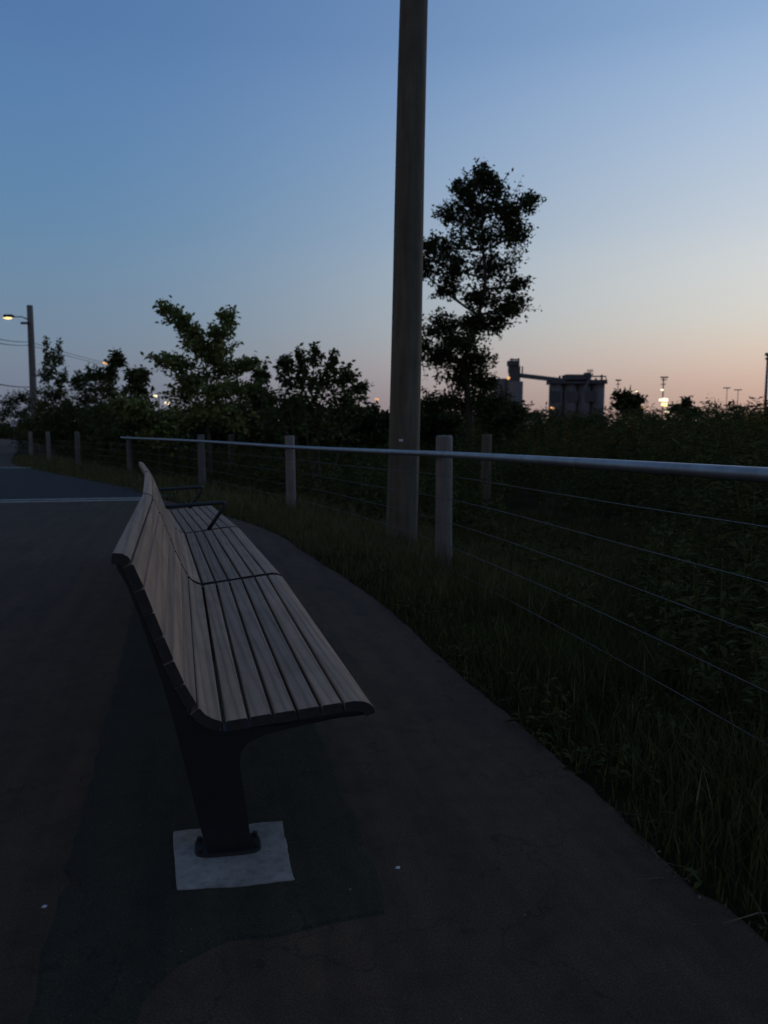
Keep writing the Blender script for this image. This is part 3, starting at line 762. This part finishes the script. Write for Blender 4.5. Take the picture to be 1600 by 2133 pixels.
def hsel(P, o):
    nz = np.array([mnoise.noise(Vector((p[0] * 1.1, p[1] * 1.1, 3))) for p in P])
    return nz
P, o = scatter(270000, -3.2, 7, 1.2, 16, -.05, 7.0)
k = rng.uniform(size=len(P)) < np.clip(5.2 / P[:, 1], .35, 1); P, o = P[k], o[k]
nz = hsel(P, o)
h = np.interp(o, [-.05, .12, .5, 1., 1.8, 4, 6], [.04, .12, .2, .27, .2, .13, .16]) * (1 + .6 * nz) * rng.uniform(.6, 1.35, len(P))
dr = rng.uniform(size=len(P)) < np.clip((P[:, 1] - 4.5) / 6, 0.06, .8) * np.clip(1.6 - .35 * o, .65, 1)
blades('grass', P[~dr], h[~dr], .0034, 'grass', 'rough uncut grass verge between the path and the wire fence')
blades('grass', P[dr], h[dr] * 1.1, .0036, 'grass_pale', 'paler grass mixed into the verge by the fence')
P, o = scatter(60000, -19, 2, 12, 36, 0, 4.5)
h = np.interp(o, [0, .3, 1.2, 4.5], [.08, .2, .34, .3]) * rng.uniform(.6, 1.4, len(P))
blades('grass', P, h, .012, 'grass_pale', 'rough grass verge along the far bend of the path')
P, o = scatter(26000, -3, 2.2, 1.2, 12, -.05, .16)
k = rng.uniform(size=len(P)) < np.clip(.5 + hsel(P, o), .05, 1) * .55; P = P[k]
blades('dry_grass', P, rng.uniform(.06, .2, len(P)), .003, 'straw', 'dry flattened straw along the ragged path edge', flat=.8)

# litter: bits of dead leaf and grit, thick along the edge, sparse on the open asphalt
P, o = scatter(5200, -3.5, 2.2, 1.2, 10, -3.2, .02)
k = rng.uniform(size=len(P)) < np.clip(np.exp(o / .10) * .9, .012, 1); P = P[k]
C = np.column_stack([P, np.full(len(P), .007)]); n = len(C); an = rng.uniform(0, 6.28, n)
a_ = np.column_stack([np.cos(an), np.sin(an), rng.uniform(-.15, .25, n)]) * rng.uniform(.004, .011, n)[:, None]
b_ = np.column_stack([-np.sin(an), np.cos(an), rng.uniform(-.2, .2, n)]) * rng.uniform(.002, .005, n)[:, None]
tag(link('leaf_litter', quads('leaf_litter', np.stack([C - a_, C - b_, C + a_, C + b_], 1)), M['straw']), 'bits of dead leaf and grit scattered along the path edge', kind='stuff')

# pale scraps and fallen leaves lying on the asphalt
for (px, py), lab in (((92, 1891), 'tiny pale scrap on the asphalt beside the dark patch'), ((828, 1810), 'tiny pale scrap on the asphalt right of the concrete pad')):
    r_ = at(px, py, 1.); t = EYE / (EYE - r_[2]); x, y = r_[0] * t, t
    mb = MB(); mb.add([(x - .007, y - .004, .003), (x + .006, y - .005, .003), (x + .009, y + .003, .006), (x - .005, y + .005, .004), (x, y, .009)], [(0, 1, 4), (1, 2, 4), (2, 3, 4), (3, 0, 4), (3, 2, 1, 0)])
    tag(mb.build('paper_scrap', M['pale']), lab, 'litter')

# ------------------------------------------------------------------ street lamp, cables
D = 44.
t = at(62, 636, D); b = at(70, 850, D); zb = gz(b[0], D)
sl = empty('street_lamp', (b[0], D, zb)); tag(sl, 'lit street lamp on a weathered wooden pole at the path bend', 'street lamp')
mb = MB(); q = np.array([b[0], D, zb - .3]); tt = np.array(t)
mb.tube([q + (tt - q) * s for s in np.linspace(0, 1, 8)], [.21 - .05 * s for s in np.linspace(0, 1, 8)], 14); mb.build('shaft', M['post'], sl, True)
a0, a1 = at(62, 667, D), at(28, 660, D - .3)
mb = MB(); mb.tube([a0, a0 * .5 + a1 * .5 + np.array([0, 0, .10]), a1], [.035, .03, .028], 8); mb.build('arm', M['steel'], sl, True)
mb = MB(); c = at(17, 660, D - .35)
mb.tube([(c[0] + .34, c[1], c[2] + .03), (c[0] + .2, c[1], c[2] + .04), (c[0] - .2, c[1], c[2] + .04), (c[0] - .27, c[1], c[2] + .03)], [.04, .10, .10, .05], 10)
hd = mb.build('lamp_head', M['steel'], sl, True)
mb = MB(); mb.tube([(c[0] + .2, c[1], c[2] - .035), (c[0], c[1], c[2] - .06), (c[0] - .25, c[1], c[2] - .03)], [.06, .085, .05], 10); mb.build('diffuser', M['lamp_warm'], hd, True)
mb = MB(); e = at(60, 674, D); mb.box((e[0] - .1, e[1] - .2, e[2]), (.5, .1, .12)); mb.build('bracket', M['steel'], sl)

def cable(p0, p1, p2, r, lab):
    mb = MB(); P = []
    for a, b_ in ((p0, p1), (p1, p2)):
        if a is None or b_ is None: continue
        for s in np.linspace(0, 1, 14): P.append(np.array(a) * (1 - s) + np.array(b_) * s - np.array([0, 0, .35 * 4 * s * (1 - s) * (np.linalg.norm(np.array(b_) - np.array(a)) / 50)]))
    mb.tube(P, r, 5); tag(mb.build('overhead_cable', M['cable']), lab, 'cable')
cable(at(-170, 655, 18), at(62, 712, D), at(330, 772, 90), .016, 'thin overhead cable crossing the lamp pole, upper of the close pair')
cable(at(-170, 668, 18), at(62, 719, D), at(330, 775, 90), .016, 'thin overhead cable crossing the lamp pole, lower of the close pair')
cable(at(-170, 752, 18), at(66, 806, D), None, .022, 'single thick overhead cable ending low on the lamp pole')

# small white sign far down the path
p = at(28, 883, 70); s = empty('white_sign', (p[0], 70, gz(p[0], 70))); tag(s, 'small white sign on a short post far down the path', 'sign')
mb = MB(); mb.box(p, (.5, .03, .5)); mb.build('panel', M['pale'], s)
mb = MB(); mb.tube([(p[0], 70.04, gz(p[0], 70)), (p[0], 70.04, p[2])], .03, 8); mb.build('post', M['mast'], s)

# ------------------------------------------------------------------ grain silos
D = 260.; S = D / F_PX
def X(px): return (px - 800) * S
def Zp(py): return at(800, py, D)[2]
silo = empty('grain_elevator', (X(1197), D, -.6)); tag(silo, 'blocky concrete grain elevator with headhouse on the horizon', 'silo')
n = 4; w = X(1254) - X(1140); r = w / n / 2
for i in range(n):
    mb = MB(); cx = X(1140) + r + i * 2 * r; mb.tube([(cx, D, -.6), (cx, D, Zp(800))], r * 1.0, 20); mb.build('silo_bin', M['silo'], silo, True)
mb = MB(); mb.box(((X(1140) + X(1255)) / 2, D + 1, (Zp(800) + Zp(792)) / 2), (w, 8, Zp(792) - Zp(800))); mb.build('roof_slab', M['silo_dark'], silo)
mb = MB(); mb.box((X(1191), D, (Zp(796) + Zp(780)) / 2), (X(1212) - X(1170), 6, Zp(780) - Zp(794))); mb.build('headhouse', M['silo_dark'], silo)
mb = MB(); mb.box((X(1218), D, (Zp(796) + Zp(777)) / 2), (X(1224) - X(1213), 3, Zp(774) - Zp(794))); mb.build('leg_tower', M['silo_dark'], silo)
mb = MB(); mb.tube([(X(1222), D, Zp(784)), (X(1256), D, Zp(784)), (X(1258), D, Zp(800))], .25, 6); mb.build('spout', M['mast'], silo)
for a, h in ((1148, 786), (1160, 783), (1234, 788), (1246, 781)):
    mb = MB(); mb.tube([(X(a), D - 1, Zp(794)), (X(a), D - 1, Zp(h))], .35, 6); mb.build('roof_vent', M['mast'], silo)
for q in range(2):
    mb = MB(); mb.tube([(X(1214), D - 2.2, Zp(775 - 3 * q)), (X(1226), D - 2.2, Zp(775 - 3 * q))], .15, 5); mb.build('railing', M['mast'], silo)
mb = MB(); mb.tube([(X(1224), D - 3, Zp(780)), (X(1206), D - 4, Zp(812))], .3, 6); mb.build('down_spout', M['mast'], silo)
for i in range(3):
    mb = MB(); mb.box((X(1150 + 36 * i), D - r - .1, Zp(826)), (X(1172) - X(1150), .2, Zp(812) - Zp(834))); mb.build('window_band', M['silo_dark'], silo)

s1 = empty('silo_tower', (X(1062), D, -.6)); tag(s1, 'smaller silo with a lattice elevator tower on top behind the tree', 'silo')
mb = MB(); 
mb.tube([(X(1070), D, -.6), (X(1070), D, Zp(795))], X(1086) - X(1070), 24); mb.build('silo_bin', M['silo'], s1, True)
mb = MB(); mb.tube([(X(1045), D + 3, -.6), (X(1045), D + 3, Zp(788))], X(1060) - X(1045), 24); mb.build('silo_bin', M['silo'], s1, True)
mb = MB(); mb.box((X(1068), D, (Zp(796) + Zp(764)) / 2), (X(1079) - X(1058), 3, Zp(762) - Zp(797))); mb.build('elevator_tower', M['silo_dark'], s1)
mb = MB(); mb.box((X(1065), D, Zp(757)), (X(1078) - X(1056), 4, Zp(752) - Zp(762))); mb.build('tower_head', M['silo_dark'], s1)
for a, b_, c_, d_ in ((1054, 762, 1054, 778), (1082, 764, 1082, 784), (1056, 750, 1076, 750), (1060, 752, 1060, 747), (1074, 752, 1074, 747)):
    mb = MB(); mb.tube([(X(a), D - 2, Zp(b_)), (X(c_), D - 2, Zp(d_))], .25, 5); mb.build('railing', M['mast'], s1)
mb = MB(); mb.tube([(X(1050), D - 4, Zp(788)), (X(1054), D - 4, Zp(790))], .5, 8); mb.build('lamp', M['lamp_orange'], s1)
cv = empty('conveyor_bridge', (X(1128), D, Zp(790))); tag(cv, 'thin sloping conveyor bridge linking the two silo blocks', 'conveyor')
mb = MB(); mb.tube([(X(1080), D, Zp(782)), (X(1172), D, Zp(793))], .75, 6); mb.build('gallery', M['silo_dark'], cv)
mb = MB(); mb.tube([(X(1080), D - .9, Zp(785)), (X(1172), D - .9, Zp(796))], .2, 5); mb.build('truss_chord', M['mast'], cv)

# ------------------------------------------------------------------ masts and far lamps
def mast(px, top, d, wpx, head, lab, cat='mast', lights=()):
    s = d / F_PX; x = at(px, 850, d)[0]; zt = at(px, top, d)[2]
    e = empty('light_mast', (x, d, -.6)); tag(e, lab, cat)
    mb = MB(); mb.tube([(x, d, -.8), (x, d, zt)], [wpx * s * .6, wpx * s * .4], 8); mb.build('shaft', M['mast'], e, True)
    for a, b_, c_, h in head:
        mb = MB(); mb.box((x + (a + b_) / 2 * s, d, zt + c_ * s), ((b_ - a) * s, .4, h * s)); mb.build('crossarm', M['mast'], e)
    for px2, py2, rad, mt in lights:
        p = at(px2, py2, d); mb = MB(); mb.tube([(p[0] - rad * 1.6 * s, d - .5, p[2]), (p[0] + rad * 1.6 * s, d - .5, p[2] - rad * .4 * s)], rad * s, 8); mb.build('floodlight', M[mt], e)
mast(1380, 786, 200, 3.0, [(-6, 9, 0, 3), (-4, 6, -5, 2), (-5, 5, -14, 1.5)], 'tall mast with lit floodlights over the weeds', lights=[(1378, 812, 1.6, 'lamp_white'), (1384, 832, 3.2, 'lamp_white'), (1376, 833, 2.4, 'lamp_white'), (1383, 842, 3.4, 'lamp_warm'), (1388, 857, 2.0, 'lamp_white')])
mast(1286, 792, 210, 2.0, [(-5, 6, 0, 3), (-4, 4, -8, 1.5)], 'unlit lattice mast between grain elevator and round tree')
mast(1513, 808, 220, 1.6, [(-8, 6, 0, 2.)], 'unlit slim mast with crossarm, the one closer to the floodlight mast')
mast(1536, 812, 220, 1.6, [(-8, 7, 0, 2.)], 'unlit slim mast with crossarm, the one farther from the floodlight mast')
mast(1594, 738, 120, 6.0, [(-5, 5, 0, 6), (-4, 4, -9, 4)], 'stout dark mast with a thick cap standing right of all the others')

def far_lamp(px, py, d, mt, rad, lab):
    s = d / F_PX; p = at(px, py, d); e = empty('far_street_lamp', (p[0] + .12, d + .3, -.6)); tag(e, lab, 'street lamp', 'far lit lamps on the horizon')
    mb = MB(); mb.tube([(p[0] + .12, d + .3, -.8), (p[0] + .12, d + .3, p[2] + .05), (p[0] + .05, d, p[2] + .12)], [.07, .05, .04], 6); mb.build('pole', M['mast'], e)
    mb = MB(); mb.tube([(p[0] - rad * 1.8 * s, d - .2, p[2] + rad * .3 * s), (p[0] + rad * 1.8 * s, d - .2, p[2] - rad * .3 * s)], rad * s, 8); mb.build('lamp_head', M[mt], e)
for px, py, d, mt, rad, lab in (
    (222, 757, 36, 'lamp_orange', 2.2, 'tiny orange lamp glowing in the square topped spire of the shrub'),
    (325, 825, 60, 'lamp_white', 2.2, 'tiny whitish lamp left of the sapling, highest of its trio'),
    (303, 838, 60, 'lamp_warm', 2., 'tiny yellow lamp left of the sapling, farthest from it in its trio'),
    (350, 840, 60, 'lamp_white', 2.6, 'tiny bright white lamp close to the sapling'),
    (785, 832, 110, 'lamp_orange', 2., 'tiny orange lamp between the fan shaped bush and the utility pole'),
    (1068, 862, 130, 'lamp_orange', 2., 'tiny orange lamp at the foot of the smaller silo'),
    (1150, 850, 130, 'lamp_orange', 2., 'tiny orange lamp in front of the grain elevator'),
    (1340, 850, 130, 'lamp_orange', 2.2, 'tiny orange lamp between the round tree and the floodlight mast'),
    (1324, 815, 130, 'lamp_white', 1.6, 'tiny white lamp above the small round tree')):
    far_lamp(px, py, d, mt, rad, lab)
